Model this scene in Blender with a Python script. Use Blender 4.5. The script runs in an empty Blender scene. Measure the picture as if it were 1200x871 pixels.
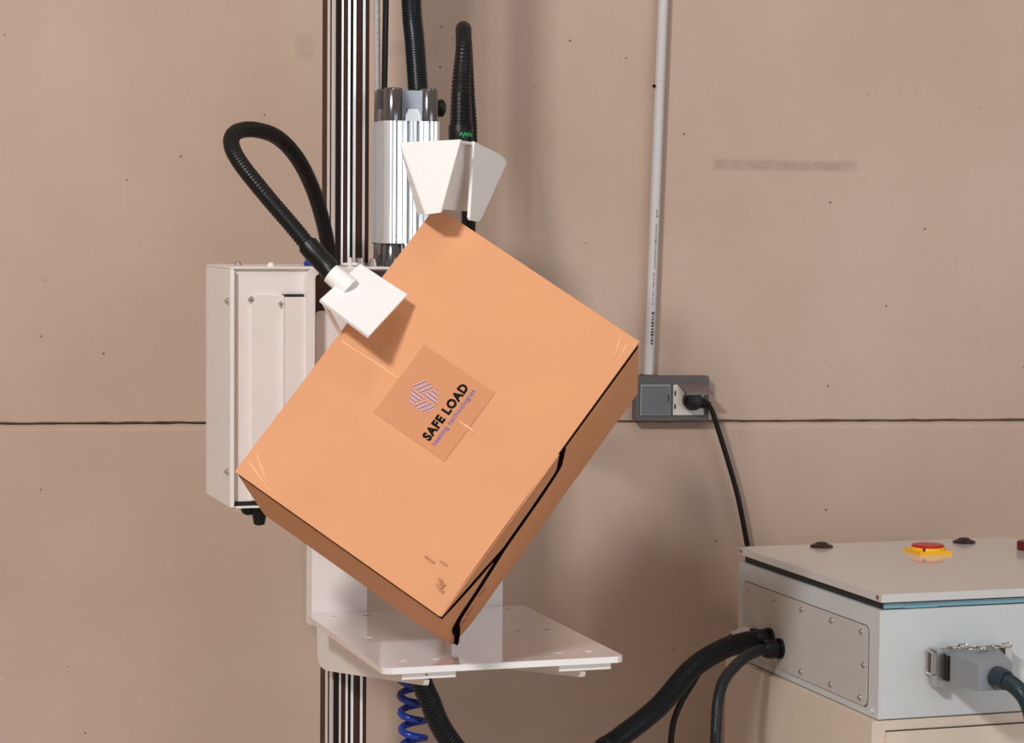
import bpy, bmesh, math, random
from mathutils import Vector, Matrix

random.seed(7)
sc = bpy.context.scene
COL = sc.collection
PI = math.pi

# ------------------------------------------------------------------ camera
YAW, PITCH, ROLL = (math.radians(a) for a in (17.863, 3.655, 0.485))
fw0 = Vector((math.sin(YAW), math.cos(YAW), 0)); rt0 = Vector((math.cos(YAW), -math.sin(YAW), 0)); up0 = Vector((0, 0, 1))
fw = fw0 * math.cos(PITCH) - up0 * math.sin(PITCH)
up1 = up0 * math.cos(PITCH) + fw0 * math.sin(PITCH)
rt = rt0 * math.cos(ROLL) + up1 * math.sin(ROLL)
up = up1 * math.cos(ROLL) - rt0 * math.sin(ROLL)
cd = bpy.data.cameras.new('camera'); cam = bpy.data.objects.new('camera', cd); COL.objects.link(cam)
m = Matrix((rt, up, -fw)).transposed().to_4x4(); m.translation = (0, 0, 1.6)
cam.matrix_world = m
cd.sensor_width = 36; cd.lens = 36 * 2813.3 / 1200; cd.clip_start = .05
sc.camera = cam

# ------------------------------------------------------------------ world, lights, exposure
w = bpy.data.worlds.new('hall_air'); sc.world = w; w.use_nodes = True
w.node_tree.nodes['Background'].inputs[0].default_value = (1.0, .85, .74, 1)
w.node_tree.nodes['Background'].inputs[1].default_value = .29
def area(name, loc, target, sx, sy, power, col):
    ld = bpy.data.lights.new(name, 'AREA'); ld.shape = 'RECTANGLE'; ld.size = sx; ld.size_y = sy
    ld.energy = power; ld.color = col
    o = bpy.data.objects.new(name, ld); COL.objects.link(o); o.location = loc
    o.rotation_euler = (Vector(target) - Vector(loc)).to_track_quat('-Z', 'Y').to_euler()
    return o
area('ceiling_lamp', (-2.55, -.6, 4.65), (.9, 3.6, 1.15), .65, .5, 265, (1, .97, .945))
area('ceiling_lamp', (.75, 1.7, 4.6), (.95, 3.6, 1.2), 1.2, .3, 14, (1, .96, .93))
area('ceiling_lamp', (3.2, 2.6, 4.4), (2.0, 4.2, 1.0), .8, .25, 6, (1, .95, .90))
area('hall_fill', (3.8, -4.0, 1.9), (1.3, 4, 1.2), 5.0, 3.0, 130, (.76, .89, 1))  # unseen broad cool fill, sized and placed to lift the shaded faces
vs = sc.view_settings
vs.view_transform = 'Standard'; vs.look = 'None'; vs.gamma = 1; vs.use_curve_mapping = False
vs.exposure = 0.05

# ------------------------------------------------------------------ materials
MATS = {}
def mat(name, col, rough=.5, metal=0.0, coat=0.0, noise=0.0, nscale=20.0, bump=0.0, bscale=200.0, spec=.5, aniso=0.0):
    if name in MATS: return MATS[name]
    M = bpy.data.materials.new(name); M.use_nodes = True; nt = M.node_tree
    b = nt.nodes['Principled BSDF']
    b.inputs['Base Color'].default_value = (*col, 1); b.inputs['Roughness'].default_value = rough
    b.inputs['Metallic'].default_value = metal; b.inputs['Coat Weight'].default_value = coat
    b.inputs['Coat Roughness'].default_value = .05
    b.inputs['Specular IOR Level'].default_value = spec
    tc = nt.nodes.new('ShaderNodeTexCoord')
    n = nt.nodes.new('ShaderNodeTexNoise'); n.inputs['Scale'].default_value = nscale; n.inputs['Detail'].default_value = 5
    nt.links.new(tc.outputs['Object'], n.inputs['Vector'])
    r = nt.nodes.new('ShaderNodeMix'); r.data_type = 'RGBA'; r.blend_type = 'MULTIPLY'
    r.inputs['Factor'].default_value = 1
    cr = nt.nodes.new('ShaderNodeMapRange'); cr.inputs[1].default_value = .3; cr.inputs[2].default_value = .7
    cr.inputs[3].default_value = 1 - noise; cr.inputs[4].default_value = 1
    nt.links.new(n.outputs['Fac'], cr.inputs[0])
    r.inputs['A'].default_value = (*col, 1); nt.links.new(cr.outputs[0], r.inputs['B'])
    nt.links.new(r.outputs['Result'], b.inputs['Base Color'])
    if bump:
        n2 = nt.nodes.new('ShaderNodeTexNoise'); n2.inputs['Scale'].default_value = bscale; n2.inputs['Detail'].default_value = 3
        nt.links.new(tc.outputs['Object'], n2.inputs['Vector'])
        bp = nt.nodes.new('ShaderNodeBump'); bp.inputs['Strength'].default_value = bump; bp.inputs['Distance'].default_value = .002
        nt.links.new(n2.outputs['Fac'], bp.inputs['Height']); nt.links.new(bp.outputs[0], b.inputs['Normal'])
    MATS[name] = M
    return M

def math_node(nt, op, a, b=None, c=None):
    n = nt.nodes.new('ShaderNodeMath'); n.operation = op
    for i, v in enumerate((a, b, c)):
        if v is None: continue
        if hasattr(v, 'is_linked') or hasattr(v, 'node'): nt.links.new(v, n.inputs[i])
        else: n.inputs[i].default_value = v
    return n.outputs[0]

def wall_material():
    M = bpy.data.materials.new('precast_concrete'); M.use_nodes = True; nt = M.node_tree
    b = nt.nodes['Principled BSDF']; b.inputs['Roughness'].default_value = .8; b.inputs['Specular IOR Level'].default_value = .25
    tc = nt.nodes.new('ShaderNodeTexCoord'); sx = nt.nodes.new('ShaderNodeSeparateXYZ')
    nt.links.new(tc.outputs['Object'], sx.inputs[0]); X, Z = sx.outputs[0], sx.outputs[2]
    def noise(scale, detail=4, vec=None):
        n = nt.nodes.new('ShaderNodeTexNoise'); n.inputs['Scale'].default_value = scale; n.inputs['Detail'].default_value = detail
        nt.links.new(vec or tc.outputs['Object'], n.inputs['Vector']); return n.outputs['Fac']
    def rng(v, a, b_, c, d):
        n = nt.nodes.new('ShaderNodeMapRange'); nt.links.new(v, n.inputs[0])
        for i, q in enumerate((a, b_, c, d)): n.inputs[i + 1].default_value = q
        return n.outputs[0]
    base = nt.nodes.new('ShaderNodeMix'); base.data_type = 'RGBA'
    base.inputs['A'].default_value = (.455, .330, .258, 1); base.inputs['B'].default_value = (.52, .396, .322, 1)
    nt.links.new(rng(noise(1.6, 6), .35, .65, 0, 1), base.inputs['Factor'])
    def mult(prev, fac, colr):
        x = nt.nodes.new('ShaderNodeMix'); x.data_type = 'RGBA'
        nt.links.new(fac, x.inputs['Factor']); nt.links.new(prev, x.inputs['A']); x.inputs['B'].default_value = (*colr, 1)
        return x.outputs['Result']
    out = base.outputs['Result']
    out = mult(out, rng(noise(90, 3), .62, .8, 0, .5), (.40, .30, .25))
    out = mult(out, rng(noise(38, 5), .66, .78, 0, .35), (.62, .50, .44))
    # rubbed smears: soft-edged rectangles broken by noise
    def smear(x0, x1, z0, z1, k):
        def win(v, a, c, e):
            p = rng(v, a - e, a + e, 0, 1); q = rng(v, c - e, c + e, 1, 0)
            return math_node(nt, 'MULTIPLY', p, q)
        f = math_node(nt, 'MULTIPLY', win(X, x0, x1, .006), win(Z, z0, z1, .004))
        return math_node(nt, 'MULTIPLY', math_node(nt, 'MULTIPLY', f, rng(noise(45, 4), .3, .6, .35, 1)), k)
    out = mult(out, smear(.09, .375, 1.698, 1.717, .5), (.27, .19, .15))
    out = mult(out, smear(-.56, -.45, 1.905, 1.935, .22), (.27, .2, .16))
    out = mult(out, smear(-.72, -.69, 1.90, 1.945, .3), (.27, .2, .16))
    # air-bubble pits: a few cells of a Voronoi grid
    v = nt.nodes.new('ShaderNodeTexVoronoi'); v.inputs['Scale'].default_value = 27; nt.links.new(tc.outputs['Object'], v.inputs['Vector'])
    sel = nt.nodes.new('ShaderNodeSeparateColor'); nt.links.new(v.outputs['Color'], sel.inputs[0])
    keep = math_node(nt, 'GREATER_THAN', sel.outputs[0], .55)
    rad = math_node(nt, 'MULTIPLY', math_node(nt, 'POWER', sel.outputs[1], 2.2), .068)
    pit = math_node(nt, 'MULTIPLY', math_node(nt, 'LESS_THAN', v.outputs['Distance'], rad), keep)
    out = mult(out, math_node(nt, 'MULTIPLY', pit, .8), (.16, .10, .075))
    nt.links.new(out, b.inputs['Base Color'])
    bp = nt.nodes.new('ShaderNodeBump'); bp.inputs['Strength'].default_value = .25; bp.inputs['Distance'].default_value = .002
    h = math_node(nt, 'SUBTRACT', noise(130, 4), math_node(nt, 'MULTIPLY', pit, 1.5))
    nt.links.new(h, bp.inputs['Height']); nt.links.new(bp.outputs[0], b.inputs['Normal'])
    return M

WALL = wall_material()
JOINT = mat('joint_brown', (.22, .155, .12), .9, noise=.4, nscale=60)  # darker mottled brown behind the panel joint
FLOORM = mat('pale_screed', (.60, .51, .43), .6, noise=.2, nscale=4)
WHITE = mat('white_powder_coat', (.82, .785, .775), .32, coat=.15, noise=.03, nscale=8)
WHITE2 = mat('white_gripper_paint', (.86, .85, .84), .35, noise=.03, nscale=30)
GLOSS = mat('gloss_white_plate', (.80, .72, .71), .05, coat=1.0, noise=.04, nscale=6, spec=1.0)
EDGEW = mat('white_cut_edge', (.86, .85, .85), .3, noise=.02)
CARD = mat('corrugated_board', (.70, .325, .155), .62, noise=.07, nscale=9, bump=.12, bscale=120, spec=.3)
GAPSHADE = mat('gap_shade', (.010, .005, .004), .95, noise=.2, spec=.0)  # shade of the flap gaps and slits put into a near-black colour
TAPE = mat('label_film', (.60, .255, .115), .5, noise=.06, nscale=12, spec=.2)
CREASE = mat('board_crease', (.93, .56, .30), .6, noise=.1, nscale=60)
BLACKINK = mat('black_ink', (.004, .004, .005), .7, spec=.1)
LILAC = mat('lilac_ink', (.17, .14, .42), .6, spec=.1)
LOGOD = mat('plum_ink', (.13, .045, .11), .5)
LOGOL = mat('pale_lilac_ink', (.62, .36, .36), .5)
LIP = mat('lip_lamp_reflection', (.95, .94, .94), .25, metal=.45, noise=.03)  # lamp reflections on the lips put into a near-white colour
BARREL = mat('bright_barrel', (.86, .88, .90), .25, metal=.6, noise=.02)
ALU = mat('anodised_aluminium', (.83, .84, .86), .22, metal=1, noise=.04, nscale=15)
HALLREFL = mat('brown_hall_reflection', (.060, .022, .013), .55, spec=.2, noise=.15, nscale=40)  # reflection of the dark hall in the aluminium, painted brown
SLOTSHADE_SCREW = mat('slot_shade_screw_black', (.010, .009, .011), .8, spec=.1)  # near-black, paints the shade in the column slots; also the set screw
CAPM = mat('smoked_end_cap', (.20, .19, .20), .16, metal=.85, noise=.1, nscale=30)
RUBBER = mat('black_rubber', (.004, .004, .0045), .38, spec=.3, noise=.1, nscale=80)
CONDUIT = mat('anthracite_conduit', (.008, .012, .016), .33, spec=.4, noise=.1, nscale=60)
TEAL = mat('dark_teal_conduit', (.014, .032, .042), .35, noise=.1, nscale=60)
BLUE = mat('blue_air_hose', (.006, .035, .30), .22, noise=.05)
GREYBRAID = mat('grey_braid', (.50, .48, .46), .5, noise=.4, nscale=300)
LIDM = mat('glossy_grey_lid_paint', (.60, .585, .575), .16, noise=.03, nscale=10, coat=.4)
BOXGREY = mat('light_grey_cabinet_paint', (.555, .585, .595), .35, noise=.04, nscale=10, bump=.05, bscale=500)
BEIGE = mat('beige_cabinet_paint', (.66, .56, .46), .5, noise=.04, nscale=10)
PLATEM = mat('grey_gland_plate', (.52, .50, .48), .42, noise=.06, nscale=20)
STEEL = mat('zinc_steel', (.62, .60, .57), .3, metal=1, noise=.1, nscale=50)
GASKET_AND_SHADE = mat('black_gasket_and_gap_shade', (.01, .011, .012), .5)
GREENBLUE = mat('teal_rubber_seal', (.19, .38, .45), .4, noise=.1)
YELLOW = mat('safety_yellow', (.92, .45, .006), .35, noise=.03)
RED = mat('safety_red', (.45, .006, .008), .3, noise=.05)
MAROON = mat('dark_red_plastic', (.10, .006, .008), .3, noise=.1)
HOOD = mat('grey_connector_hood', (.24, .255, .28), .42, noise=.06, nscale=30)
SOCKF = mat('grey_socket_frame', (.085, .078, .078), .45, noise=.08, nscale=40)
SOCKG = mat('slate_grey_socket_lid', (.125, .13, .145), .5, noise=.08, nscale=60)
SOCKW = mat('off_white_socket', (.62, .59, .54), .4, noise=.03)
SOCKB = mat('brown_grey_flap', (.16, .115, .11), .45, noise=.1)
PVC = mat('pale_grey_conduit', (.56, .545, .545), .4, noise=.06, nscale=12)
GREEN = mat('green_print', (.01, .35, .10), .5)
PRINT = mat('grey_print', (.05, .05, .05), .6)
SCUFF = mat('scuff_brown', (.55, .24, .11), .7, noise=.3, nscale=100)

# ------------------------------------------------------------------ helpers
def thing(name, label, cat, loc, group=None, rot=None):
    o = bpy.data.objects.new(name, None); COL.objects.link(o); o.empty_display_size = .05
    mw = rot.to_4x4() if rot else Matrix.Identity(4); mw.translation = loc
    o.matrix_world = mw
    o['label'] = label; o['category'] = cat
    if group: o['group'] = group
    INV[o.name] = mw.inverted()
    return o
INV = {}
def tag(o, label, cat, group=None):
    o['label'] = label; o['category'] = cat
    if group: o['group'] = group
    return o
def obj(name, bm, material, parent=None, smooth=False, local=False, bevel=0, seg=2, label=None):
    """link a bmesh as one mesh object; coordinates are world unless local=True"""
    if bevel:
        es = [e for e in bm.edges if len(e.link_faces) == 2 and e.calc_face_angle(0) > .5]
        bmesh.ops.bevel(bm, geom=es, offset=bevel, segments=seg, affect='EDGES', profile=.6, clamp_overlap=True)
    bmesh.ops.recalc_face_normals(bm, faces=bm.faces)
    root = parent
    while root is not None and root.parent is not None: root = root.parent
    if root is not None and not local: bmesh.ops.transform(bm, matrix=INV[root.name] if root.name in INV else Matrix.Translation(-root.location), verts=bm.verts)
    org = None
    if root is None and not local:
        # put the origin at the base of a one-mesh thing
        xs = [v.co for v in bm.verts]
        org = Vector((sum(v.x for v in xs) / len(xs), sum(v.y for v in xs) / len(xs), min(v.z for v in xs)))
        bmesh.ops.translate(bm, vec=-org, verts=bm.verts)
    me = bpy.data.meshes.new(name); bm.to_mesh(me); bm.free()
    if smooth:
        me.polygons.foreach_set('use_smooth', [True] * len(me.polygons))
        try: me.set_sharp_from_angle(angle=.7)
        except Exception: pass
    me.materials.append(material)
    o = bpy.data.objects.new(name, me); COL.objects.link(o)
    if org: o.location = org
    if parent: o.parent = parent
    if label: o['label'] = label
    return o
def B(): return bmesh.new()
def bx(bm, x0, x1, y0, y1, z0, z1):
    vs_ = [bm.verts.new((x, y, z)) for z in (z0, z1) for x, y in ((x0, y0), (x1, y0), (x1, y1), (x0, y1))]
    for f in ((3, 2, 1, 0), (4, 5, 6, 7), (0, 1, 5, 4), (1, 2, 6, 5), (2, 3, 7, 6), (3, 0, 4, 7)):
        bm.faces.new([vs_[i] for i in f])
    return bm
def box(*a): return bx(B(), *a)
def prism(bm, pts, d):
    """polygon (3-D points) pushed along vector d"""
    d = Vector(d)
    a = [bm.verts.new(p) for p in pts]; b = [bm.verts.new(Vector(p) + d) for p in pts]
    n = len(a); bm.faces.new(a); bm.faces.new(b[::-1])
    for i in range(n): bm.faces.new((a[i], a[(i + 1) % n], b[(i + 1) % n], b[i]))
    return bm
def plate(pts, t, back=None):
    """flat plate from a (nearly planar) outline; thickness t away from the point 'back' side"""
    P = [Vector(p) for p in pts]; n = Vector((0, 0, 0))
    for i in range(len(P)): n += P[i].cross(P[(i + 1) % len(P)])
    n.normalize()
    c = sum(P, Vector()) / len(P)
    if back is not None and (Vector(back) - c).dot(n) < 0: n = -n
    return prism(B(), P, n * t)
def frame_of(t):
    t = t.normalized(); a = Vector((0, 0, 1)) if abs(t.z) < .9 else Vector((1, 0, 0))
    u = t.cross(a).normalized(); return u, t.cross(u).normalized()
def cyl(bm, p, q, r, r2=None, seg=20, cap=True):
    p, q = Vector(p), Vector(q); r2 = r if r2 is None else r2
    u, v = frame_of(q - p)
    A = [bm.verts.new(p + (u * math.cos(2 * PI * i / seg) + v * math.sin(2 * PI * i / seg)) * r) for i in range(seg)]
    Bv = [bm.verts.new(q + (u * math.cos(2 * PI * i / seg) + v * math.sin(2 * PI * i / seg)) * r2) for i in range(seg)]
    for i in range(seg): bm.faces.new((A[i], A[(i + 1) % seg], Bv[(i + 1) % seg], Bv[i]))
    if cap: bm.faces.new(A[::-1]); bm.faces.new(Bv)
    return bm
def lathe(bm, p, axis, prof, seg=24):
    """prof: list of (distance along axis, radius)"""
    p = Vector(p); axis = Vector(axis).normalized(); u, v = frame_of(axis); rings = []
    for h, r in prof:
        rings.append([bm.verts.new(p + axis * h + (u * math.cos(2 * PI * i / seg) + v * math.sin(2 * PI * i / seg)) * max(r, 1e-5)) for i in range(seg)])
    for a, b in zip(rings, rings[1:]):
        for i in range(seg): bm.faces.new((a[i], a[(i + 1) % seg], b[(i + 1) % seg], b[i]))
    bm.faces.new(rings[0][::-1]); bm.faces.new(rings[-1])
    return bm
def spline(pts, step):
    P = [Vector(p) for p in pts]; P = [P[0] * 2 - P[1]] + P + [P[-1] * 2 - P[-2]]
    dense = []
    for i in range(1, len(P) - 2):
        p0, p1, p2, p3 = P[i - 1:i + 3]
        for k in range(24):
            t = k / 24
            dense.append(.5 * ((2 * p1) + (p2 - p0) * t + (2 * p0 - 5 * p1 + 4 * p2 - p3) * t * t + (3 * p1 - p0 - 3 * p2 + p3) * t ** 3))
    dense.append(P[-2])
    # even spacing
    L = [0]
    for a, b in zip(dense, dense[1:]): L.append(L[-1] + (b - a).length)
    n = max(2, int(L[-1] / step)); out = []; j = 0
    for k in range(n + 1):
        s = L[-1] * k / n
        while j < len(L) - 2 and L[j + 1] < s: j += 1
        f = (s - L[j]) / max(1e-9, L[j + 1] - L[j]); out.append(dense[j].lerp(dense[j + 1], min(1, max(0, f))))
    return out
def sweep(bm, path, rad, seg=14):
    """tube along a dense path; rad(i, n) gives the radius"""
    t = (path[1] - path[0]).normalized(); u, v = frame_of(t); rings = []; n = len(path)
    for i, p in enumerate(path):
        tn = (path[min(i + 1, n - 1)] - path[max(i - 1, 0)]).normalized()
        u = (u - tn * u.dot(tn)).normalized(); v = tn.cross(u)
        r = rad(i, n)
        rings.append([bm.verts.new(p + (u * math.cos(2 * PI * k / seg) + v * math.sin(2 * PI * k / seg)) * r) for k in range(seg)])
    for a, b in zip(rings, rings[1:]):
        for k in range(seg): bm.faces.new((a[k], a[(k + 1) % seg], b[(k + 1) % seg], b[k]))
    bm.faces.new(rings[0][::-1]); bm.faces.new(rings[-1])
    return bm
def ribbed(pts, r, pitch, depth=.08, seg=16):
    path = spline(pts, pitch / 4)
    return sweep(B(), path, lambda i, n: r * (1 - (depth if i % 4 in (0, 1) else 0)), seg)
def smoothtube(pts, r, step=.01, seg=14):
    return sweep(B(), spline(pts, step), lambda i, n: r, seg)
def text_mesh(name, s, size, material, parent, mtx, offset=0.0, spacing=1.0, extrude=.0001, width=None, height=None):
    cu = bpy.data.curves.new(name, 'FONT'); cu.body = s; cu.size = size; cu.offset = offset; cu.extrude = extrude
    cu.space_character = spacing; cu.resolution_u = 4
    t = bpy.data.objects.new(name, cu); COL.objects.link(t)
    bpy.context.view_layer.update()
    me = bpy.data.meshes.new_from_object(t.evaluated_get(bpy.context.evaluated_depsgraph_get()))
    bpy.data.objects.remove(t); bpy.data.curves.remove(cu)
    xs = [v.co.x for v in me.vertices]; ys = [v.co.y for v in me.vertices]
    k = width / (max(xs) - min(xs)) if width else 1; ky = height / (max(ys) - min(ys)) if height else k
    x0 = min(xs); y0 = min(ys)
    for v in me.vertices: v.co = mtx @ Vector(((v.co.x - x0) * k, (v.co.y - y0) * ky, v.co.z))
    me.materials.clear(); me.materials.append(material); me.name = name
    o = bpy.data.objects.new(name, me); COL.objects.link(o); o.parent = parent
    return o

# ------------------------------------------------------------------ setting: wall and floor
P0 = Vector((1.7208, 4.3598, 0)); WR = Vector((.9852, -.1713, 0)).normalized(); WN = Vector((-.1713, -.9852, 0)).normalized()
WROT = Matrix((WR, -WN, Vector((0, 0, 1)))).transposed()      # local x along the wall, local y into it, z up
def wl(s, d, z): return P0 + WR * s + WN * d + Vector((0, 0, z))
wall = obj('wall_back', box(-4, 4, .0115, .25, 0, 4.6), JOINT, None, local=True)
mw = WROT.to_4x4(); mw.translation = P0; wall.matrix_world = mw; wall['kind'] = 'structure'
INV['wall_back'] = mw.inverted()
def wall_panel(z0, z1, joint_top):
    bm = B()
    # profile in (y, z): rough arris at the joint, chamfer on the lower panel's top edge
    if joint_top: pr_ = [(.25, z0), (0, z0), (0, z1 - .012), (.010, z1), (.25, z1)]
    else: pr_ = [(.25, z0), (.004, z0), (0, z0 + .002), (0, z1), (.25, z1)]
    n = 400; rings = []
    for i in range(n + 1):
        x = -4 + 8 * i / n
        j = random.uniform(-.0009, .0009)
        rings.append([bm.verts.new((x, y if y < .2 else .011, z + (j if (abs(z - (z1 if joint_top else z0)) < .004) else 0))) for y, z in pr_])
    k = len(pr_)
    for a, b in zip(rings, rings[1:]):
        for i in range(k): bm.faces.new((a[i], a[(i + 1) % k], b[(i + 1) % k], b[i]))
    bm.faces.new(rings[0]); bm.faces.new(rings[-1][::-1])
    return obj('concrete_panel', bm, WALL, wall, local=True)
wall_panel(.0, 1.2035, True)
wall_panel(1.2075, 4.6, False)
fl = obj('floor', box(-4, 6, -5, 5.4, -.1, 0), FLOORM, None, local=True); fl['kind'] = 'structure'

# ------------------------------------------------------------------ cardboard box balanced on its corner
MB_ = Matrix(((.7069, -.6239, .3332), (-.4686, -.0603, .8813), (-.5298, -.7792, -.335)))
qb = MB_.to_quaternion().normalized(); MB_ = qb.to_matrix()
D = Vector((1.0338, 3.4886, .9412)); LA, LB, LC = .3678, .495, .2841
cb = thing('cardboard_box', 'brown corrugated cardboard box balanced on one corner on the white platform', 'box', D, rot=MB_)
OFF = Vector((-LA, -LB, -LC))
T = D + MB_ @ OFF
def bl(u, v, w_): return Vector((u, v, w_)) + OFF
def bworld(u, v, w_): return D + MB_ @ bl(u, v, w_)
def bbox_(u0, u1, v0, v1, w0, w1): return box(u0 - LA, u1 - LA, v0 - LB, v1 - LB, w0 - LC, w1 - LC)
def crushed_body():
    bm = bbox_(0, LA, 0, LB, .030, LC)
    bmesh.ops.subdivide_edges(bm, edges=bm.edges, cuts=9, use_grid_fill=True)
    corner = bl(LA, LB, LC)
    for v in bm.verts:
        # the carrying corner is blunted
        d = (v.co - corner).length
        if d < .05:
            v.co += (bl(LA / 2, LB / 2, LC / 2) - corner).normalized() * .006 * (1 - d / .05)
        # soft bulge of the long faces
        u, q, w_ = v.co - OFF
        k = math.sin(PI * q / LB) * math.sin(PI * (w_ - .03) / (LC - .03))
        if u > LA - 1e-4: v.co.x += .003 * k
    return bm
body = obj('carton_body', crushed_body(), CARD, cb, local=True, bevel=.004, smooth=True)
obj('gap_shade_core', bbox_(.0013, LA - .0013, .0013, LB - .0013, .005, .045), GAPSHADE, cb, local=True)  # dark filler painting the shade between flaps and body
def flap(v0, v1, warp):
    bm = bbox_(0, LA, v0, v1, 0, .006)
    bmesh.ops.subdivide_edges(bm, edges=[e for e in bm.edges if abs((e.verts[0].co - e.verts[1].co).z) < 1e-6], cuts=7, use_grid_fill=True)
    for v in bm.verts:
        u, q, w_ = v.co - OFF
        v.co.z += warp(u, q)
    return obj('flap', bm, CARD, cb, local=True, smooth=True)
flap(0, LB / 2, lambda u, q: 0)
flap(LB / 2, LB, lambda u, q: -.003 * max(0, (u - .26) / (LA - .26)) ** 2 * math.sin(PI * min(1, (q - LB / 2) / (LB / 2) * 1.1)))
# raised crease ridge where the flaps meet
bm = B(); sweep(bm, [bl(u, LB / 2 + .001 * math.sin(u * 60), -.0002) for u in [i * .01 for i in range(1, 12)]], lambda i, n: .0013, 8)
obj('crease_ridge', bm, CREASE, cb, local=True, smooth=True)
bm = B(); sweep(bm, [bl(u, LB / 2 + .0015 + .001 * math.sin(u * 50), -.0012) for u in [.222 + i * .006 for i in range(6)]], lambda i, n: .0016 * math.sin(PI * (i + .5) / n), 8)
obj('crease_ridge', bm, CREASE, cb, local=True, smooth=True)
# folded-down rim of the lower flap over the open edge
RIM = [(.205, .0005), (.494, .0005), (.494, .006), (.45, .031), (.40, .060), (.355, .084), (.283, .078), (.215, .060)]
obj('flap_rim', prism(B(), [bl(LA - .004, b_, c_) for b_, c_ in RIM], (.0062, 0, 0)), CARD, cb, local=True, bevel=.0012)
# near-black raised strips painting the shade of open slits, lower right side
def slit_shade_strip(pts, half):
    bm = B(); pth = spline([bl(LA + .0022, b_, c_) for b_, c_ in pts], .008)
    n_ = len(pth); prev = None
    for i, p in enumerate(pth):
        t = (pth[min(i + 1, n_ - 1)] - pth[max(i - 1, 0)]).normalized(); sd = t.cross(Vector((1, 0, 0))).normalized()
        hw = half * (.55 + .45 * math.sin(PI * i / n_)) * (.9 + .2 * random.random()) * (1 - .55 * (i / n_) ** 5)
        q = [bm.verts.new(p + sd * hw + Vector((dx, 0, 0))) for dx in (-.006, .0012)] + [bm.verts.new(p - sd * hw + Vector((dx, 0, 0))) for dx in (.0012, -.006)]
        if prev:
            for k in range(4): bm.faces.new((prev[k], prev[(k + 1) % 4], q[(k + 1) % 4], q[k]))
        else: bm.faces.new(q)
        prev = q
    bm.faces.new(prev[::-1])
    obj('slit_shade', bm, GAPSHADE, cb, local=True)
slit_shade_strip([(.196, .010), (.203, .040), (.212, .072), (.24, .083), (.283, .09), (.348, .096), (.38, .111), (.415, .127), (.472, .153), (.479, .21), (.486, .272)], .0100)
slit_shade_strip([(.345, .093), (.36, .085), (.40, .064), (.45, .036), (.494, .010)], .0075)
# printed film label
tp = obj('label_film', bbox_(.113, .2405, .1835, .3085, -.0012, .0004), TAPE, cb, local=True, label='square printed film label on the carton')
WF = -.0016
bm = B()
LOGO = [(0.1375,0.2446,0.1475,0.2281),(0.1446,0.2453,0.1550,0.2280),(0.1518,0.2454,0.1616,0.2286),(0.1380,0.2501,0.1599,0.2510),(0.1412,0.2557,0.1562,0.2562),(0.1439,0.2612,0.1533,0.2619),(0.1475,0.2673,0.1517,0.2675),(0.1569,0.2674,0.1667,0.2512),(0.1635,0.2674,0.1741,0.2505),(0.1710,0.2673,0.1810,0.2502),(0.1573,0.2451,0.1805,0.2460),(0.1610,0.2398,0.1779,0.2406),(0.1647,0.2340,0.1744,0.2346),(0.1677,0.2284,0.1703,0.2284)]
def bar(bm, u0, v0, u1, v1, hw, w0, w1):
    d = Vector((u1 - u0, v1 - v0, 0)).normalized(); s = Vector((-d.y, d.x, 0)) * hw
    a, b = Vector((u0, v0, 0)), Vector((u1, v1, 0))
    prism(bm, [bl(*(p + o).xy, w0) for p, o in ((a, s), (b, s), (b, -s), (a, -s))], (0, 0, w1 - w0))
for st in LOGO: bar(bm, *st, .00085, WF - .0003, WF + .0006)
obj('logo_stripes', bm, LOGOD, tp, local=True)
bm = B()
for st in LOGO: bar(bm, *st, .0024, WF, WF + .0005)
obj('logo_band', bm, LOGOL, tp, local=True)
# text runs along -b, its "up" points along -a
def tmat(u, v, w_):
    M = Matrix(((0, -1, 0), (-1, 0, 0), (0, 0, -1))).to_4x4(); M.translation = bl(u, v, w_); return M
text_mesh('printed_name', 'SAFE LOAD', .02, BLACKINK, tp, tmat(.2058, .2975, WF), offset=.0010, spacing=1.14, width=.0985, height=.0148)
text_mesh('printed_tagline', 'testing technologies', .01, LILAC, tp, tmat(.2185, .2985, WF), offset=.00012, spacing=1.1, width=.1005, height=.0095)
# scuffs near the bottom front corner
for (u, v, du, dv) in ((.335, .452, .006, .0015), (.341, .455, .007, .002), (.338, .460, .009, .0018), (.345, .4635, .007, .0015), (.30, .437, .016, .0012), (.322, .43, .012, .0008)):
    bm = B(); bar(bm, u, v, u + du, v + dv * .4, dv, -.0006 - .003, .002)
    obj('scuff_mark', bm, SCUFF, cb, local=True)
for (b_, c_) in ((.405, .170), (.438, .185), (.456, .192)):
    bm = box(LA - LA - .001, .0036, b_ - LB, b_ + .014 - LB, c_ - LC, c_ + .004 - LC); obj('scuff_mark', bm, SCUFF, cb, local=True)
# crumpled creases at the right and left corners
for (u0, v0, u1, v1) in ((.340, .006, .353, .045), (.353, .010, .361, .040), (.008, .455, .05, .482), (.004, .47, .06, .489)):
    bm = B(); P_ = [bl(u0 + (u1 - u0) * i / 6, v0 + (v1 - v0) * i / 6, -.0004 + .0006 * math.sin(i)) for i in range(7)]
    sweep(bm, P_, lambda i, n: .0009 * math.sin(PI * (i + .4) / n) + .0002, 6); obj('crease', bm, CREASE, cb, local=True, smooth=True)

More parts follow.
